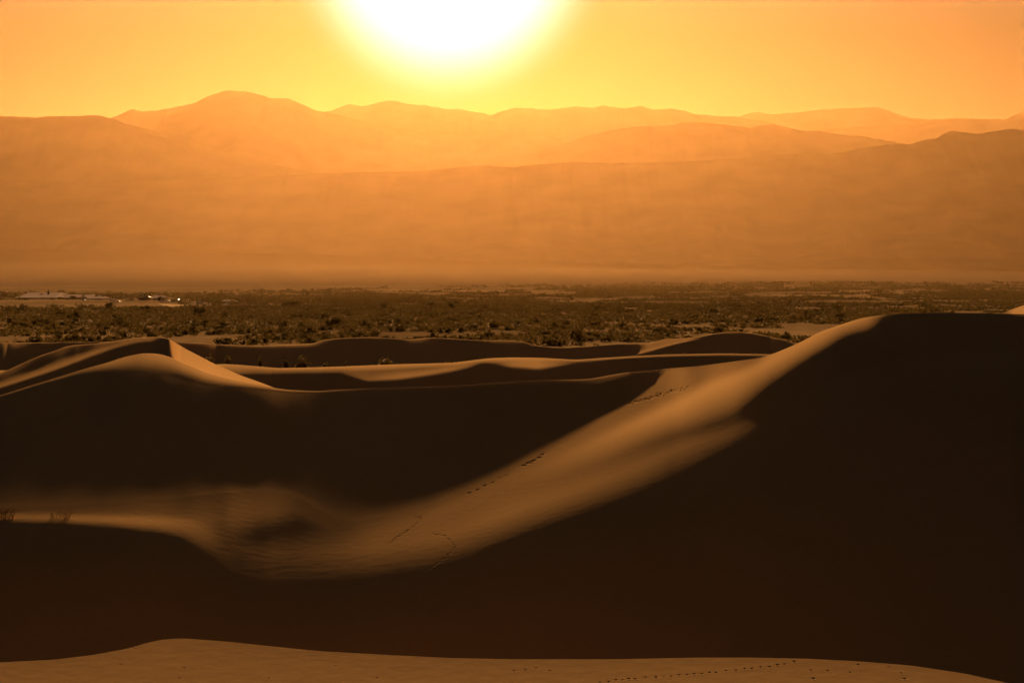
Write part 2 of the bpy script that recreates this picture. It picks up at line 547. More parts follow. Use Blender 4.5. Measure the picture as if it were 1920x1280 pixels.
def ground_z(X, d):
    """height of the sand at world position (X, d)"""
    x = 960 + F * X / d
    c = int(np.clip(np.searchsorted(XS, x), 0, NX - 1))
    return float(np.interp(d, DD[:, c], ZZ[:, c]))


# --- footprints pressed into the sand, given as trails (row, column) on the visible surface
ROW_Y = HY - (ZZ - H) / DD * F          # image row of every vertex
VIS = np.minimum.accumulate(ROW_Y, axis=0) >= ROW_Y - 1e-6


def dent(px, py, wx=0.16, wd=0.30, depth=0.11, size=1.0):
    c = int(np.clip(np.searchsorted(XS, px), 1, NX - 2))
    rows = np.where(VIS[:, c] & (np.abs(ROW_Y[:, c] - py) < 4))[0]
    if not len(rows):
        return
    r = rows[np.argmin(np.abs(ROW_Y[rows, c] - py))]
    X0, d0 = XX[r, c], DD[r, c]
    wx, wd = wx * size, wd * size
    cw = int(5 * wx * F / d0 / 1.5) + 2
    rs = slice(max(0, r - 25), r + 26)
    cs = slice(max(0, c - cw), c + cw + 1)
    a = (XX[rs, cs] - X0) / wx
    b = (DD[rs, cs] - d0) / wd
    e = a * a + b * b
    ZZ[rs, cs] += -depth * size * np.exp(-e) + 0.25 * depth * size * np.exp(-(0.5 * a * a + (b + 1.3) ** 2))


def trail(pts, step, jit=0.8, size=1.0, **kw):
    pts = np.array(pts, float)
    seg = np.hypot(*np.diff(pts, axis=0).T)
    s = np.concatenate([[0], np.cumsum(seg)])
    k = 0
    pos = 0.0
    while pos < s[-1]:
        x = np.interp(pos, s, pts[:, 0])
        y = np.interp(pos, s, pts[:, 1]) + (0.9 if k % 2 else -0.9) * jit
        dent(x + random.uniform(-1, 1), y, size=size * random.uniform(0.8, 1.15), **kw)
        pos += step * random.uniform(0.75, 1.3)
        k += 1


trail([(1125, 1279), (1160, 1274), (1220, 1269), (1290, 1264), (1345, 1259), (1400, 1253), (1440, 1249), (1480, 1242), (1503, 1236)], 15, 0.7, size=0.25)
trail([(962, 1257), (985, 1254), (1006, 1252), (1050, 1260)], 22, 0.5, size=0.22)
for _ in range(18):
    dent(random.uniform(20, 900), random.uniform(1215, 1278), size=random.uniform(0.10, 0.2))
for _ in range(8):
    dent(random.uniform(1500, 1700), random.uniform(1245, 1276), size=random.uniform(0.2, 0.3))
trail([(1180, 757), (1205, 750), (1235, 742), (1262, 734), (1292, 726)], 5, 1.6, size=0.78)
trail([(1232, 738), (1250, 734), (1284, 726)], 7, 1.0, size=0.65)
trail([(1156, 741), (1170, 735), (1182, 727)], 5, 1.0, size=0.71)
trail([(980, 873), (996, 866), (1008, 859), (1020, 850)], 5, 1.2, size=0.71)
trail([(880, 925), (930, 900), (960, 884)], 14, 1.0, size=0.58)
trail([(730, 1018), (740, 1008), (760, 997), (775, 986), (786, 976), (790, 970), (776, 969)], 5, 0.8, size=0.36)
trail([(812, 1001), (830, 1003), (842, 1012), (850, 1017), (851, 1026), (836, 1045), (812, 1062), (800, 1070)], 6, 0.8, size=0.36)
trail([(1180, 698), (1200, 696.5), (1222, 694), (1240, 692.5)], 4, 0.3, size=0.94)

verts = np.stack([XX, DD, ZZ], -1).reshape(-1, 3)
dunes = mesh_from('sand_dunes', verts, grid_faces(len(DD), NX), SAND, True)
tag(dunes, 'wind-shaped sand dunes with sunlit crests and deep shadowed faces', None, None, 'structure')

#REST

# ------------------------------------------------------------------ plain
def ground_material():
    m = bpy.data.materials.new('desert_ground')
    m.use_nodes = True
    n = Nodes(m.node_tree)
    out = n.new('ShaderNodeOutputMaterial')
    geo = n.new('ShaderNodeNewGeometry')
    a = n.new('ShaderNodeTexNoise', inputs={'Vector': geo.outputs['Position'], 'Scale': 0.006, 'Detail': 6.0, 'Roughness': 0.6})
    b_ = n.new('ShaderNodeTexNoise', inputs={'Vector': geo.outputs['Position'], 'Scale': 0.09, 'Detail': 5.0, 'Roughness': 0.65})
    mix = n.math('ADD', n.math('MULTIPLY', a.outputs[0], 0.55), n.math('MULTIPLY', b_.outputs[0], 0.45))
    ramp = n.new('ShaderNodeValToRGB', inputs={0: mix})
    ramp.color_ramp.elements[0].position = 0.36
    ramp.color_ramp.elements[0].color = (0.09, 0.06, 0.03, 1)
    ramp.color_ramp.elements[1].position = 0.66
    ramp.color_ramp.elements[1].color = (0.25, 0.175, 0.10, 1)
    sep = n.new('ShaderNodeSeparateXYZ', inputs={0: geo.outputs['Position']})
    far = n.new('ShaderNodeMapRange', inputs={0: sep.outputs[1], 1: 2300.0, 2: 3600.0})
    mx = n.new('ShaderNodeMixRGB', inputs={0: far.outputs[0], 1: ramp.outputs[0], 2: (0.095, 0.066, 0.042, 1)})   # dark desert pavement
    p = n.new('ShaderNodeBsdfPrincipled', inputs={'Base Color': mx.outputs[0], 'Roughness': 0.9})
    p.inputs['Specular IOR Level'].default_value = 0.0
    n.link(p.outputs[0], out.inputs[0])
    return m


def basic(name, col, rough=0.7, spec=0.2, metal=0.0, var=0.25, scale=3.0):
    m = bpy.data.materials.new(name)
    m.use_nodes = True
    n = Nodes(m.node_tree)
    out = n.new('ShaderNodeOutputMaterial')
    tcn = n.new('ShaderNodeTexCoord')
    no = n.new('ShaderNodeTexNoise', inputs={'Vector': tcn.outputs['Object'], 'Scale': scale, 'Detail': 5.0})
    ramp = n.new('ShaderNodeValToRGB', inputs={0: no.outputs[0]})
    ramp.color_ramp.elements[0].position = 0.3
    ramp.color_ramp.elements[1].position = 0.7
    ramp.color_ramp.elements[0].color = (*[c * (1 - var) for c in col], 1)
    ramp.color_ramp.elements[1].color = (*[min(1, c * (1 + var)) for c in col], 1)
    p = n.new('ShaderNodeBsdfPrincipled', inputs={'Base Color': ramp.outputs[0], 'Roughness': rough, 'Metallic': metal})
    p.inputs['Specular IOR Level'].default_value = spec
    n.link(p.outputs[0], out.inputs[0])
    return m


gx = np.concatenate([np.linspace(-11000, -2200, 12), np.linspace(-2000, 2000, 120), np.linspace(2200, 11000, 12)])
gy = np.concatenate([np.linspace(-1500, 500, 8), np.geomspace(600, 33000, 150)])
GX, GY = np.meshgrid(gx, gy)
GZ = 0.55 * fbm(GX / 60, GY / 60, 5, 3) * np.clip((GY - 700) / 200, 0, 1) * np.clip((3800 - GY) / 1500, 0, 1) - 0.1
GZ += np.clip((GY - 4300) / 5200, 0, 1.2) ** 1.8 * np.interp(GX, [-4000, -1500, 400, 2000], [85.0, 80.0, 40.0, 22.0])          # the gravel apron rising to the mountains
plain = mesh_from('desert_plain', np.stack([GX, GY, GZ], -1).reshape(-1, 3), grid_faces(len(gy), len(gx)), ground_material(), True)
tag(plain, 'flat sandy desert plain reaching to the foot of the mountains', None, None, 'structure')

# ------------------------------------------------------------------ mountains: each range is a real ridge at its own distance
ROCK = basic('bare_rock', (0.10, 0.072, 0.052), 0.95, 0.0, 0.0, 0.15, 0.004)


def mountain(pts, D, depth, name, label, rough=1.0, seed=1, ext=(-500, 2400), foot=0.0):
    x = np.arange(ext[0], ext[1] + 1, 3.0)
    p = np.array(pts, float)
    y = smooth(np.interp(x, p[:, 0], p[:, 1]), 1.2)
    y = y + rough * (1.5 * fbm(x / 26, x * 0 + seed, seed, 4) + 1.3 * fbm(x / 9, x * 0 + seed, seed + 5, 2) + 0.5)
    X = (x - 960) / F * D
    zc = H + (HY - y) / F * D
    zc = np.maximum(zc, 5.0)
    nr = 46
    q = np.linspace(0, 1, nr)
    prof = 0.35 * q + 0.65 * q ** 2.3
    Xg = np.repeat(X[None, :], nr, 0)
    Yg = D - depth * (1 - q[:, None]) + 0 * Xg
    sp = np.abs(fbm(Xg / (0.075 * D), Yg / (0.3 * D), seed + 40, 5)) * 2.2
    env = (q * (1 - q) * 4)[:, None] ** 0.8
    Zg = foot + (zc[None, :] - foot) * prof[:, None]
    Zg = Zg - sp * 0.20 * zc[None, :] * env * rough
    lim = H + (zc - H)[None, :] * (Yg / D) - 2.0
    Zg = np.where(q[:, None] < 1, np.minimum(Zg, lim), Zg)
    Zg[0] = foot - 40
    nb = 8
    qb = np.linspace(0, 1, nb + 1)[1:]
    Xb = np.repeat(X[None, :], nb, 0)
    Yb = D + depth * 0.8 * qb[:, None] + 0 * Xb
    Zb = zc[None, :] * (1 - qb[:, None]) ** 1.4 - 30 * qb[:, None]
    V = np.stack([np.concatenate([Xg, Xb]), np.concatenate([Yg, Yb]), np.concatenate([Zg, Zb])], -1)
    o = mesh_from(name, V.reshape(-1, 3), grid_faces(nr + nb, len(x)), ROCK, True)
    tag(o, label, None, None, 'structure')
    return o


mountain([(-500, 230), (1280, 235), (1330, 221), (1385, 218), (1400, 214), (1425, 209), (1440, 213), (1470, 212), (1500, 210), (1535, 206), (1580, 203), (1600, 203.5), (1640, 200.5),
          (1660, 205), (1675, 212), (1710, 221), (1745, 224.5), (1780, 222), (1840, 222), (1885, 223), (1897, 219), (1910, 214), (1920, 210), (1990, 190), (2060, 200), (2400, 225)],
         21500, 4200, 'far_mountains', 'palest far mountain ridge along the right skyline', 0.8, 3, (1200, 2400))
mountain([(1400, 262), (1500, 247), (1560, 243), (1600, 238), (1660, 237), (1720, 233), (1755, 228), (1780, 223.5), (1830, 224), (1880, 226), (1920, 221), (2000, 215), (2400, 240)],
         19500, 3600, 'far_mountains', 'second pale mountain ridge in front of the right skyline ridge', 0.7, 5, (1400, 2400))
mountain([(450, 235), (560, 222), (600, 210), (620, 207), (635, 201), (655, 194.5), (680, 199), (715, 191), (730, 188.5), (745, 190), (760, 195), (800, 198), (845, 205), (860, 203.5), (880, 208),
          (900, 210), (920, 215), (935, 211), (960, 202.5), (995, 201), (1010, 206), (1050, 203), (1080, 198.5), (1105, 203), (1130, 198), (1160, 200.5), (1180, 202), (1205, 198.5), (1220, 205),
          (1255, 203), (1285, 208), (1305, 215), (1318, 214.5), (1335, 217), (1385, 219), (1430, 226), (1500, 244), (1600, 262)],
         19000, 4000, 'jagged_mountains', 'jagged mountain ridge under the setting sun along the middle skyline', 0.9, 8, (400, 1620))
mountain([(-500, 240), (0, 240), (150, 232), (215, 219), (235, 209), (250, 203), (265, 209), (300, 206), (325, 202), (345, 196.5), (360, 195), (385, 182), (400, 177), (420, 170), (450, 170),
          (470, 172), (490, 179), (510, 185), (525, 182), (540, 184), (565, 195), (590, 206), (620, 213), (660, 222), (700, 231), (750, 242), (800, 250), (880, 252), (940, 245), (970, 244), (1010, 250), (1060, 262), (1120, 280), (1300, 300)],
         16500, 4000, 'rounded_mountain', 'tallest rounded mountain peak left of the sun', 0.8, 11, (-500, 1320))
mountain([(700, 310), (900, 300), (1000, 288), (1060, 268), (1080, 262), (1105, 254), (1150, 244.5), (1200, 237), (1260, 235.5), (1280, 229), (1295, 228), (1320, 230), (1360, 233), (1385, 236), (1405, 241),
          (1425, 235), (1450, 233), (1470, 237), (1495, 244), (1535, 245), (1565, 251), (1625, 256.5), (1685, 267), (1750, 280), (1900, 310), (2400, 320)],
         14500, 3000, 'middle_mountains', 'middle mountain ridge with two humps right of the sun', 0.8, 14, (700, 2400))
mountain([(-500, 205), (-200, 212), (0, 217), (30, 218), (70, 221), (90, 218), (125, 217), (148, 217), (152, 215), (180, 216.5), (210, 221), (235, 231), (275, 242), (320, 254), (380, 275), (450, 292), (560, 318), (700, 340)],
         12800, 2800, 'left_mountains', 'brown mountain shoulder falling to the right at the left margin', 0.8, 17, (-500, 700))
mountain([(-500, 350), (300, 338), (400, 333), (450, 332), (500, 331), (550, 328), (600, 325), (700, 322.5), (780, 321), (840, 316), (890, 310), (925, 310), (960, 313.5), (1010, 307), (1080, 303.5), (1120, 305),
          (1160, 306.5), (1210, 305), (1300, 302), (1385, 297.5), (1440, 292.5), (1470, 290), (1500, 287.5), (1535, 292), (1585, 285), (1635, 275), (1675, 271), (1710, 270), (1735, 262), (1755, 260), (1770, 250),
          (1785, 245), (1810, 248.5), (1835, 251.5), (1860, 246.5), (1890, 242.5), (1920, 243), (2050, 225), (2400, 210)],
         11400, 2600, 'front_mountains', 'darkest near mountain ridge rising to the right margin', 0.75, 21, (-500, 2400))

# ------------------------------------------------------------------ shrubs
LEAF = basic('shrub_leaves', (0.075, 0.054, 0.020), 0.9, 0.05, 0.0, 0.45, 1.2)
_n = Nodes.__new__(Nodes)
_n.t = LEAF.node_tree
_p = [q for q in _n.t.nodes if q.type == 'BSDF_PRINCIPLED'][0]
_o = [q for q in _n.t.nodes if q.type == 'OUTPUT_MATERIAL'][0]
_tr = _n.new('ShaderNodeBsdfTranslucent', inputs={0: (0.10, 0.07, 0.018, 1)})
_mx = _n.new('ShaderNodeMixShader', inputs={0: 0.12, 1: _p.outputs[0], 2: _tr.outputs[0]})
_n.link(_mx.outputs[0], _o.inputs[0])
TWIG = basic('shrub_twigs', (0.10, 0.075, 0.05), 0.9, 0.05)
DRY = basic('dry_grass', (0.20, 0.14, 0.07), 0.9, 0.05)


def leaf_tris(n, rx, rz, size, seed, base=0.12):
    """n small random leaf triangles through clumps of a low wide bush"""
    r = np.random.default_rng(seed)
    nc = max(4, n // 22)
    ca = r.uniform(0, 2 * np.pi, nc)
    cr = np.sqrt(r.uniform(0, 1, nc)) * 0.72
    cz = r.uniform(0.2, 0.78, nc) * np.sqrt(np.maximum(0.15, 1 - cr ** 2))
    cs = r.uniform(0.2, 0.36, nc)
    k = r.integers(0, nc, n)
    v = r.normal(size=(n, 3))
    v /= np.linalg.norm(v, axis=1)[:, None]
    v *= (r.uniform(0.2, 1, n) ** 0.5)[:, None] * cs[k][:, None]
    p = np.stack([np.cos(ca[k]) * cr[k], np.sin(ca[k]) * cr[k], cz[k]], 1) + v
    p *= np.array([rx, rx, rz])
    p[:, 2] = np.maximum(p[:, 2], base * rz * r.uniform(0.3, 1, n))
    a = r.normal(size=(n, 3))
    a /= np.linalg.norm(a, axis=1)[:, None]
    b = r.normal(size=(n, 3))
    b -= (a * b).sum(1)[:, None] * a
    b /= np.linalg.norm(b, axis=1)[:, None]
    s = size * r.uniform(0.6, 1.4, n)[:, None]
    V = np.stack([p - a * s, p + a * s, p + b * s * 1.5], 1).reshape(-1, 3)
    return V, np.arange(3 * n).reshape(-1, 3)


def tube(p0, p1, r0, r1, k=5):
    p0, p1 = np.array(p0, float), np.array(p1, float)
    ax = p1 - p0
    ax /= np.linalg.norm(ax)
    u = np.cross(ax, [0.3, 0.5, 0.8])
    u /= np.linalg.norm(u)
    v = np.cross(ax, u)
    an = np.arange(k) / k * 2 * np.pi
    c = np.cos(an)[:, None] * u + np.sin(an)[:, None] * v
    V = np.concatenate([p0 + c * r0, p1 + c * r1])
    i = np.arange(k)
    Fc = np.stack([i, (i + 1) % k, k + (i + 1) % k, k + i], 1)
    return V, Fc


def join(parts):
    V, Fc, off = [], [], 0
    for v, f in parts:
        V.append(v)
        Fc.append(f + off)
        off += len(v)
    return np.concatenate(V), np.concatenate(Fc)


def stems(n, rx, rz, seed, r=0.035):
    g = np.random.default_rng(seed)
    out = []
    for i in range(n):
        a = g.uniform(0, 2 * np.pi)
        q = g.uniform(0.15, 0.7)
        mid = np.array([np.cos(a) * rx * q * 0.4, np.sin(a) * rx * q * 0.4, rz * 0.4])
        top = np.array([np.cos(a) * rx * q, np.sin(a) * rx * q, rz * g.uniform(0.7, 1.0)])
        out.append(tube([np.cos(a) * 0.1, np.sin(a) * 0.1, -0.5], mid, r, r * 0.7))
        out.append(tube(mid, top, r * 0.7, r * 0.25))
    return join(out)


def dune_shrub(px, base_y, w_px, top_y, d, label, seed, leaves=900):
    X = (px - 960) / F * d
    z0 = ground_z(X, d) - 0.15
    ztop = H + (HY - top_y) / F * d
    rx = w_px / F * d / 2
    hz = max(ztop - z0, 0.8)
    e = bpy.data.objects.new('desert_shrub', None)
    C.objects.link(e)
    e.location = (X, d, z0)
    tag(e, label, 'shrub', 'shrubs growing between the dunes')
    v, f = leaf_tris(leaves * 3, rx, hz, 0.33, seed)
    mesh_from('foliage', v, f, LEAF, False, e)
    v, f = stems(12, rx, hz, seed + 1)
    mesh_from('stems', v, f, TWIG, False, e)
    return e


dune_shrub(393, 673, 22, 664, 520, 'low dark shrub nearest the sharp left dune crest', 31)
dune_shrub(427, 676, 18, 667, 525, 'small dark shrub right beside the one nearest the sharp left crest', 32)
dune_shrub(488, 681, 13, 667, 530, 'small upright shrub standing alone left of the biggest dune shrub', 33, 500)
dune_shrub(536, 676, 9, 668, 550, 'tiny faint shrub just behind and left of the biggest dune shrub', 34, 350)
dune_shrub(567, 690, 40, 667, 520, 'biggest dark bushy shrub in the hollow between the dunes', 35, 1500)
dune_shrub(613, 688, 27, 677, 520, 'low wide shrub just right of the biggest dune shrub', 36)
dune_shrub(648, 687, 30, 675, 522, 'dense low shrub, second to the right of the biggest dune shrub', 37)
dune_shrub(723, 684, 38, 665, 524, 'wide dark shrub alone in the middle of the dune hollow', 38, 1300)
dune_shrub(842, 680, 26, 673, 530, 'low shrub half hidden behind the lit middle dune crest', 39)

# the plain's shrubs: the nearest ones each an object, the rest one mass
PROTO = []
for i in range(7):
    v, f = leaf_tris(150, 1.0, 1.0, 0.15, 100 + i)
    me_o = mesh_from('desert_shrub', v, f, LEAF)
    PROTO.append(me_o.data)
    bpy.data.objects.remove(me_o)


def plain_z(X, Y):
    return 0.55 * float(fbm(np.array([X / 60]), np.array([Y / 60]), 5, 3)[0]) * min(1, max(0, (Y - 700) / 200)) - 0.1


def density(px, Y):
    """how thick the scrub stands at image column px, distance Y"""
    X = (px - 960) / F * Y
    a = fbm(X / 38, Y / 75, 77, 3)
    b = fbm(X / 150, Y / 260, 91, 3)
    row = HY + F * H / Y
    thr = np.interp(row, [520, 545, 556, 575, 600, 618, 628, 640, 660], [0.2, 0.05, -0.25, -0.5, -0.42, -0.1, 0.06, 0.1, 0.1])
    strip = (np.abs(row - np.interp(px, [1000, 1400, 1920], [566.5, 567, 564])) < 1.4 + 2.6 * a) & (px > 1040)
    strip |= (np.abs(row - 571.5) < 1.6) & (px > 250) & (px < 620)
    yard = (row > 558) & (row < 579 + 6 * b) & (px < 340 + 60 * a)
    return np.where(strip, -1.0, a * 0.8 + b * 0.6 - thr - 0.62 * yard)


cand = []
g = np.random.default_rng(5)
Y = np.sqrt(g.uniform(790 ** 2, 4200 ** 2, 260000))
px = g.uniform(-420, 2340, len(Y))
keep = (density(px, Y) > 0) & (Y < np.interp(px, [0, 450, 900, 1500, 1920], [2500, 2600, 3300, 4100, 4200]))
Y, px = Y[keep], px[keep]
edge = np.interp(px, [0, 450, 900, 1500, 1920], [2500, 2600, 3300, 4100, 4200])
thin = g.uniform(0, 1, len(Y)) < np.clip(1.35 - Y / 3300, 0.35, 1) * np.clip((edge - Y) / (0.35 * edge), 0.0, 1) ** 0.7
Y, px = Y[thin], px[thin]
X = (px - 960) / F * Y
rad = g.lognormal(0.22, 0.32, len(Y)) * np.interp(Y, [800, 1500, 4000], [1.05, 1.15, 2.2])
hgt = rad * g.uniform(0.75, 1.15, len(Y)) * np.interp(Y, [800, 4000], [0.95, 0.6])
front = HY + F * H / Y
size_px = rad / Y * (front < 650) * ((px > -10) & (px < 1930))
# hidden behind the dunes or not
skyline = np.minimum(np.minimum(crestA, yB), np.minimum(yC, yD))
vis = (HY - F * (hgt - H) / Y) < np.interp(px, XS, skyline) - 2
rank = np.argsort(-np.where(vis, size_px, 0))
single = rank[:290]
print('scrub', len(Y))
for k in single:
    o = bpy.data.objects.new('desert_shrub', PROTO[k % 7])
    C.objects.link(o)
    o.location = (X[k], Y[k], plain_z(X[k], Y[k]) - 0.05)
    o.scale = (rad[k], rad[k], hgt[k])
    o.rotation_euler = (0, 0, g.uniform(0, 6.28))
    tag(o, 'dark desert shrub on the near edge of the scrub plain beyond the dunes', 'shrub', 'shrubs along the near edge of the plain')
for (bx, by, bw, bh, lab) in [(1078, 636, 32, 30, 'tallest broad shrub on the near edge of the plain, at mid frame'),
                              (1130, 640, 15, 12, 'round shrub on the pale sand patch right of the tallest plain shrub')]:
    d = F * H / (by - HY)
    o = bpy.data.objects.new('desert_shrub', PROTO[1])
    C.objects.link(o)
    Xo = (bx - 960) / F * d
    o.location = (Xo, d, plain_z(Xo, d) - 0.1)
    o.scale = (bw / F * d / 2, bw / F * d / 2, bh / F * d)
    tag(o, lab, 'shrub', 'shrubs along the near edge of the plain')

mask = np.ones(len(Y), bool)
mask[single] = False
Ym, Xm, rm, hm = Y[mask], X[mask], rad[mask], hgt[mask]
zm = 0.55 * fbm(Xm / 60, Ym / 60, 5, 3) * np.clip((Ym - 700) / 200, 0, 1) - 0.15
NT = 15
n = len(Ym)
vv = g.normal(size=(n, NT, 3))
vv /= np.linalg.norm(vv, axis=2)[..., None]
vv[..., 2] = np.abs(vv[..., 2]) * 0.85 + 0.08
vv *= g.uniform(0.35, 1.0, (n, NT, 1))
vv *= np.stack([rm, rm, hm], 1)[:, None, :]
cen = np.stack([Xm, Ym, zm], 1)[:, None, :] + vv
sz = (rm[:, None, None] * g.uniform(0.22, 0.48, (n, NT, 1)))
d1 = g.normal(size=(n, NT, 3))
d1 /= np.linalg.norm(d1, axis=2)[..., None]
d2 = g.normal(size=(n, NT, 3))
d2 /= np.linalg.norm(d2, axis=2)[..., None]
tri = np.stack([cen - d1 * sz, cen + d1 * sz, cen + d2 * sz * 1.3], 2).reshape(-1, 3)
scrub = mesh_from('desert_scrub', tri, np.arange(len(tri)).reshape(-1, 3), LEAF)
tag(scrub, 'dense olive brown scrub covering the plain', 'scrub', None, 'stuff')

# dry grass on the crest at the left margin
def grass_tuft(px, y, w_px, h_px, label, seed, blades):
    c = int(np.searchsorted(XS, px))
    rows = np.where(VIS[:, c] & (np.abs(ROW_Y[:, c] - y) < 6))[0]
    r = rows[np.argmin(np.abs(ROW_Y[rows, c] - y))]
    X0, d0, z0 = XX[r, c], DD[r, c], ZZ[r, c]
    g2 = np.random.default_rng(seed)
    out = []
    hw, hh = w_px / F * d0, h_px / F * d0
    for i in range(blades):
        b = np.array([g2.uniform(-.5, .5) * hw, g2.uniform(-.3, .3) * hw, -0.08])
        lean = g2.normal(size=2) * 0.28
        t1 = b + np.array([lean[0] * hh * .4, lean[1] * hh * .4, hh * .55])
        t2 = t1 + np.array([lean[0] * hh * 1.3, lean[1] * hh, hh * g2.uniform(0.1, .5)])
        out.append(tube(b, t1, 0.016, 0.012, 4))
        out.append(tube(t1, t2, 0.012, 0.004, 4))
    v, f = join(out)
    o = mesh_from('grass_tuft', v, f, DRY)
    o.location = (X0, d0, z0)
    tag(o, label, 'grass', 'grass tufts on the near left crest')


grass_tuft(9, 972, 34, 24, 'thick dry grass tuft on the low crest at the left margin', 51, 70)
grass_tuft(112, 971, 36, 18, 'thin dry grass tuft on the low crest, right of the marginal tuft', 52, 34)

# ------------------------------------------------------------------ settlement on the plain
WALL = basic('brown_wall', (0.22, 0.14, 0.09), 0.85, 0.1)
PALE = basic('pale_wall', (0.55, 0.48, 0.40), 0.7, 0.2)
ROOF = basic('pale_metal_roof', (0.42, 0.34, 0.32), 0.8, 0.0, 0.0, 0.2)
DARKROOF = basic('dark_roof', (0.10, 0.07, 0.05), 0.8, 0.2)
WHITE = basic('white_paint', (0.70, 0.66, 0.62), 0.7, 0.0, 0.0, 0.05)
GLASS = basic('dark_glass', (0.03, 0.03, 0.035), 0.4, 0.1, 0.0, 0.1)
RUBBER = basic('black_rubber', (0.02, 0.02, 0.02), 0.8, 0.2)
STEEL = basic('painted_steel', (0.25, 0.24, 0.23), 0.7, 0.05)


def box(cx, cy, z0, sx_, sy_, sz_):
    x0, x1, y0, y1, z1 = cx - sx_ / 2, cx + sx_ / 2, cy - sy_ / 2, cy + sy_ / 2, z0 + sz_
    v = np.array([[x0, y0, z0], [x1, y0, z0], [x1, y1, z0], [x0, y1, z0], [x0, y0, z1], [x1, y0, z1], [x1, y1, z1], [x0, y1, z1]])
    f = np.array([[0, 3, 2, 1], [4, 5, 6, 7], [0, 1, 5, 4], [1, 2, 6, 5], [2, 3, 7, 6], [3, 0, 4, 7]])
    return v, f


def roof_shape(sx_, sy_, z0, rise, hip=0.0, over=0.6, thick=0.18):
    """gable or hipped roof, ridge along x"""
    a, b = sx_ / 2 + over, sy_ / 2 + over
    r = a - hip
    v = np.array([[-a, -b, z0], [a, -b, z0], [a, b, z0], [-a, b, z0], [-a, -b, z0 + thick], [a, -b, z0 + thick], [a, b, z0 + thick], [-a, b, z0 + thick],
                  [-r, 0, z0 + thick + rise], [r, 0, z0 + thick + rise]])
    f = np.array([[0, 3, 2, 1], [0, 1, 5, 4], [1, 2, 6, 5], [2, 3, 7, 6], [3, 0, 4, 7], [4, 5, 9, 8], [6, 7, 8, 9], [5, 6, 9, 9], [7, 4, 8, 8]])
    return v, f


def mesh_poly(name, v, faces, mat, parent=None):
    me = bpy.data.meshes.new(name)
    me.from_pydata([tuple(map(float, p)) for p in v], [], [tuple(dict.fromkeys(int(i) for i in f)) for f in faces])
    me.update()
    me.materials.append(mat)
    o = bpy.data.objects.new(name, me)
    C.objects.link(o)
    if parent:
        o.parent = parent
    return o


def thing(name, label, cat, loc, rot=0.0, group=None):
    e = bpy.data.objects.new(name, None)
    C.objects.link(e)
    e.location = loc
    e.rotation_euler = (0, 0, rot)
    return tag(e, label, cat, group)


def at(px, y):
    d = F * H / (y - HY)
    Xo = (px - 960) / F * d
    return Xo, d, plain_z(Xo, d)


def building(px0, px1, base_y, wall_px, roof_px, depth, label, roof_mat=ROOF, wall_mat=WALL, hip_px=10, nwin=5, group='settlement buildings on the left of the plain', name='long_building', chimney=False):
    X0, d, z = at(0.5 * (px0 + px1), base_y)
    s = d / F
    w, hw, hr = (px1 - px0) * s, wall_px * s, roof_px * s
    e = thing(name, label, 'building', (X0, d + depth / 2, z - 0.2), 0, group)
    mesh_poly('wall', *box(0, 0, 0, w - 1.2, depth, hw + 0.2), wall_mat, e)
    rf = mesh_poly('roof', *roof_shape(w - 1.2, depth, hw + 0.2, hr, hip_px * s), roof_mat, e)
    mesh_poly('fascia', *box(0, -depth / 2 - 0.62, hw + 0.12, w, 0.05, 0.24), DARKROOF, rf)
    step = (w - 3) / nwin
    for i in range(nwin):
        cx = -w / 2 + 1.5 + step * (i + 0.5)
        if i == nwin // 2:
            dr = mesh_poly('door', *box(cx, -depth / 2 - 0.03, 0.2, 1.1, 0.06, min(2.1, hw - 0.3)), DARKROOF, e)
        else:
            wn = mesh_poly('window', *box(cx, -depth / 2 - 0.03, 0.2 + 0.35 * hw, 1.6, 0.06, 0.45 * hw), GLASS, e)
            mesh_poly('sill', *box(cx, -depth / 2 - 0.07, 0.2 + 0.35 * hw - 0.1, 1.8, 0.14, 0.1), PALE, wn)
    if chimney:
        mesh_poly('chimney', *box(w * 0.2, 0, hw + 0.2 + hr * 0.6, 0.9, 0.9, hr * 0.7), WALL, rf)
    return e


building(26, 102, 560.5, 2.4, 5.0, 66, 'longest low building with a broad pale roof at far left', nwin=9, hip_px=6)
building(40, 110, 555.5, 2.4, 4.2, 50, 'second pale roofed building, rising just behind the longest one', nwin=7, hip_px=5)
building(112, 172, 560.5, 2.4, 4.6, 54, 'pale roofed wing right of the longest building', nwin=6, hip_px=5, chimney=True)
building(160, 192, 562, 2.0, 3.6, 40, 'short pale roofed building at the right end of the long wings', nwin=4, hip_px=3)
building(258, 280, 562, 5.2, 2.2, 12, 'dark roofed flat-topped store left of the bluish roof', roof_mat=DARKROOF, hip_px=4, nwin=3, name='store_building')
building(279, 299, 561, 2.6, 4.6, 50, 'small building with a bluish pale roof beside the dark store', nwin=3, hip_px=3, name='store_building')
building(415, 438, 567, 2.0, 2.0, 20, 'low pale shed behind the trailers, right of the white trailer', wall_mat=WALL, nwin=3, hip_px=2, name='shed_building')
building(204, 213, 563.5, 2.0, 1.4, 14, 'tiny hut between the long wings and the dark store', wall_mat=WALL, nwin=2, hip_px=1, name='shed_building')


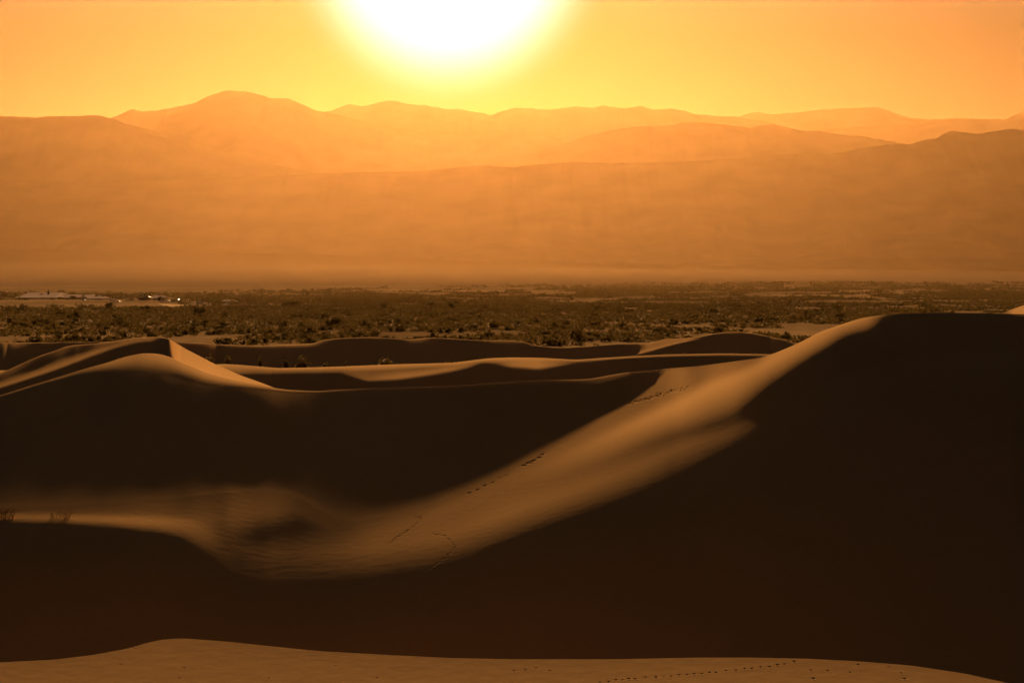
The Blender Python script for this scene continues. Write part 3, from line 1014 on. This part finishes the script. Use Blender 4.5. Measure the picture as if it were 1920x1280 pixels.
def tree(px, base_y, w_px, h_px, label, seed, columnar=False):
    X0, d, z = at(px, base_y)
    s = d / F
    e = thing('desert_tree', label, 'tree', (X0, d, z - 0.1), 0, 'trees around the settlement')
    hh, rr = h_px * s, w_px * s / 2
    v, f = leaf_tris(420, rr, hh * (0.75 if not columnar else 0.8), 0.3, seed, 0.1)
    v[:, 2] += hh * 0.22
    mesh_from('crown', v, f, LEAF, False, e)
    mesh_from('trunk', *join([tube([0, 0, -0.3], [0.1, 0, hh * 0.5], 0.22, 0.14), tube([0.1, 0, hh * 0.45], [0.5 * rr, 0.1, hh * 0.75], 0.12, 0.05),
                              tube([0.1, 0, hh * 0.45], [-0.4 * rr, -0.1, hh * 0.8], 0.12, 0.05)]), TWIG, False, e)


tree(8, 561, 18, 15, 'broad dark tree left of the longest pale roof', 61)
tree(91, 556, 5, 15, 'tall slim tree rising above the second pale roof', 62, True)
tree(77, 556, 13, 7, 'low dark tree in front of the second pale roof', 63)
tree(137, 561.5, 13, 9, 'rounded dark tree in front of the pale wing', 64)
tree(181, 560, 9, 9, 'small dark tree behind the short pale roofed building', 65)
tree(300, 562, 10, 8, 'dark tree right of the small bluish roofed building', 66)
tree(247, 563, 12, 6, 'low dark tree left of the dark store', 67)
tree(405, 568, 16, 6, 'low wide tree between the white trailer and the pale shed', 68)


def trailer(px, base_y, w_px, h_px, label, rot=0.0):
    X0, d, z = at(px, base_y)
    s = d / F
    w, hh = w_px * s, h_px * s
    e = thing('camping_trailer', label, 'trailer', (X0, d, z), rot, 'trailers parked in the camp')
    bm = bmesh.new()
    v, f = box(0, 0, 0.5, w, 2.3, hh - 0.5)
    vs = [bm.verts.new(p) for p in v]
    for q in f:
        bm.faces.new([vs[i] for i in q])
    bmesh.ops.bevel(bm, geom=bm.edges[:], offset=0.18, segments=2, affect='EDGES')
    me = bpy.data.meshes.new('body')
    bm.to_mesh(me)
    bm.free()
    me.materials.append(WHITE)
    b = bpy.data.objects.new('body', me)
    C.objects.link(b)
    b.parent = e
    for k in (-0.25, 0.25):
        mesh_poly('window', *box(k * w, -1.17, 0.5 + 0.5 * (hh - 0.5), 0.16 * w, 0.05, 0.5), GLASS, e)
    mesh_poly('door', *box(0, -1.17, 0.55, 0.65, 0.05, 0.75 * (hh - 0.5)), PALE, e)
    for k in (-0.12, 0.12):
        mesh_from('wheel', *tube([k * w, -1.05, 0.35], [k * w, -0.8, 0.35], 0.35, 0.35, 12), RUBBER, False, e)
    mesh_from('hitch', *tube([w / 2, 0, 0.5], [w / 2 + 0.9, 0, 0.45], 0.06, 0.05), STEEL, False, e)


trailer(375, 572.5, 13, 7.2, 'largest white trailer at the front of the camp')
trailer(360, 572, 9, 4.2, 'low white trailer just left of the largest one')
trailer(389, 573, 8, 3.2, 'small white trailer just right of the largest one')
trailer(353, 563.2, 8, 3.0, 'small bright trailer between the lamp and the largest trailer')
trailer(443, 567.8, 8, 3.6, 'white trailer at the right end of the camp')


def parked_car(px, base_y, label, rot, mat):
    X0, d, z = at(px, base_y)
    e = thing('parked_car', label, 'car', (X0, d, z), rot, 'cars parked by the settlement')
    prof = np.array([[-2.2, .35], [2.2, .35], [2.25, .85], [1.3, .98], [.7, 1.5], [-1.3, 1.5], [-1.95, 1.0], [-2.25, .9]])
    nP = len(prof)
    v = np.concatenate([np.column_stack([prof[:, 0], np.full(nP, -.88), prof[:, 1]]), np.column_stack([prof[:, 0], np.full(nP, .88), prof[:, 1]])])
    fs = [list(range(nP))[::-1], [nP + i for i in range(nP)]] + [[i, (i + 1) % nP, nP + (i + 1) % nP, nP + i] for i in range(nP)]
    me = bpy.data.meshes.new('body')
    me.from_pydata([tuple(map(float, p)) for p in v], [], fs)
    me.materials.append(mat)
    b = bpy.data.objects.new('body', me)
    C.objects.link(b)
    b.parent = e
    for sy in (-0.89, 0.89):
        mesh_poly('window', *box(-0.3, sy, 1.02, 1.7, 0.03, 0.38), GLASS, e)
    for wx in (-1.4, 1.4):
        for sy in (-1, 1):
            mesh_from('wheel', *tube([wx, sy * 0.92, 0.33], [wx, sy * 0.7, 0.33], 0.33, 0.33, 12), RUBBER, False, e)


parked_car(304, 567, 'pale car on the track just right of the bluish roofed building', 0.3, WHITE)
parked_car(315, 566, 'second pale car on the track, left of the lamp', 0.1, PALE)
parked_car(222, 566.5, 'pale car parked between the tiny hut and the dark store', 0.0, PALE)
parked_car(157, 564, 'dark car below the pale wing', 0.05, STEEL)
parked_car(426, 573, 'dark car in front of the low pale shed', 0.2, STEEL)

# lamp
X0, d, z = at(334, 567)
lp = thing('street_lamp', 'single lit lamp on a thin post between the store and the trailers', 'street lamp', (X0, d, z))
mesh_from('post', *join([tube([0, 0, -0.2], [0, 0, 2.4], 0.07, 0.05, 8), tube([0, 0, 2.4], [0.5, -0.15, 2.5], 0.04, 0.04, 6)]), STEEL, False, lp)
lm = bpy.data.materials.new('lamp_glow')
lm.use_nodes = True
ln_ = Nodes(lm.node_tree)
em = ln_.new('ShaderNodeEmission', inputs={0: (1, 0.75, 0.42, 1), 1: 9.0 * EX})
ln_.link(em.outputs[0], ln_.new('ShaderNodeOutputMaterial').inputs[0])
bm = bmesh.new()
bmesh.ops.create_uvsphere(bm, u_segments=12, v_segments=8, radius=0.42)
me = bpy.data.meshes.new('lamp_head')
bm.to_mesh(me)
bm.free()
me.materials.append(lm)
hd = bpy.data.objects.new('lamp_head', me)
C.objects.link(hd)
hd.parent = lp
hd.location = (0.5, -0.15, 2.3)


# sandy tracks on the plain
def track(pts, w, name, label):
    pts = np.array([at(*p)[:2] for p in pts])
    s = np.linspace(0, 1, 60)
    k = np.linspace(0, 1, len(pts))
    P = np.stack([np.interp(s, k, pts[:, 0]), np.interp(s, k, pts[:, 1])], 1)
    P = smooth(P, 3)
    t = np.gradient(P, axis=0)
    nrm = np.stack([-t[:, 1], t[:, 0]], 1)
    nrm /= np.linalg.norm(nrm, axis=1)[:, None]
    ww = np.interp(s, np.linspace(0, 1, len(w)), w)
    V = []
    for j in np.linspace(-0.5, 0.5, 5):
        q = P + nrm * (ww * j)[:, None]
        zz = 0.55 * fbm(q[:, 0] / 60, q[:, 1] / 60, 5, 3) * np.clip((q[:, 1] - 700) / 200, 0, 1) - 0.1
        V.append(np.column_stack([q, zz + 0.06 - 0.1 * (abs(j) == 0.5)]))
    V = np.stack(V)
    o = mesh_from(name, V.reshape(-1, 3), grid_faces(5, 60), TRACK, True)
    tag(o, label, None, None, 'structure')


TRACK = basic('track_sand', (0.42, 0.31, 0.20), 0.9, 0.0, 0.0, 0.1, 0.05)
track([(296, 568), (318, 571), (336, 573.5), (318, 576), (300, 577.5)], [6, 14, 20, 18, 5], 'dirt_track', 'pale dirt track bending by the settlement')
track([(220, 566.3), (240, 566.4), (258, 566.6)], [5, 6, 5], 'dirt_track', 'thin pale track left of the store')
track([(-60, 582.5), (60, 582), (150, 580.5), (260, 578)], [7, 9, 9, 5], 'dirt_track', 'faint track below the settlement')

# ------------------------------------------------------------------ air
HAZE_DENS = 0.25e-6 * 1.5 * 4.0
hv, hf = box(0, 0, 0, 1, 1, 1)
lo, hi = np.array([-12000, -1800, -60.0]), np.array([12000, 34000, 1720.0])
haze = mesh_poly('haze', lo + (hv - hv.min(0)) / (hv.max(0) - hv.min(0)) * (hi - lo), hf, bpy.data.materials.new('haze_air'))
hm_ = haze.data.materials[0]
hm_.use_nodes = True
hn = Nodes(hm_.node_tree)
pv = hn.new('ShaderNodeVolumePrincipled', inputs={'Color': (0.25, 0.149, 0.066, 1), 'Density': HAZE_DENS, 'Anisotropy': 0.755})
hn.link(pv.outputs[0], hn.new('ShaderNodeOutputMaterial').inputs[1])
dv_ = np.array([-11200, 1500, -58.0]), np.array([11200, 33400, 1690.0])
dust = mesh_poly('dust_layer', dv_[0] + (hv - hv.min(0)) / (hv.max(0) - hv.min(0)) * (dv_[1] - dv_[0]), hf, bpy.data.materials.new('dust_air'))
dm_ = dust.data.materials[0]
dm_.use_nodes = True
dn_ = Nodes(dm_.node_tree)
pd = dn_.new('ShaderNodeVolumePrincipled', inputs={'Color': (0.25, 0.149, 0.066, 1), 'Density': 1.2e-6 * 1.5 * 4.0, 'Anisotropy': 0.755})
dn_.link(pd.outputs[0], dn_.new('ShaderNodeOutputMaterial').inputs[1])
tag(dust, 'pale dust hanging over the far plain before the mountains', None, None, 'stuff')
for _m in (hm_, dm_):
    _m.cycles.homogeneous_volume = True
    _m.cycles.volume_sampling = 'DISTANCE'
tag(haze, 'thin golden dust haze filling the valley air', None, None, 'stuff')
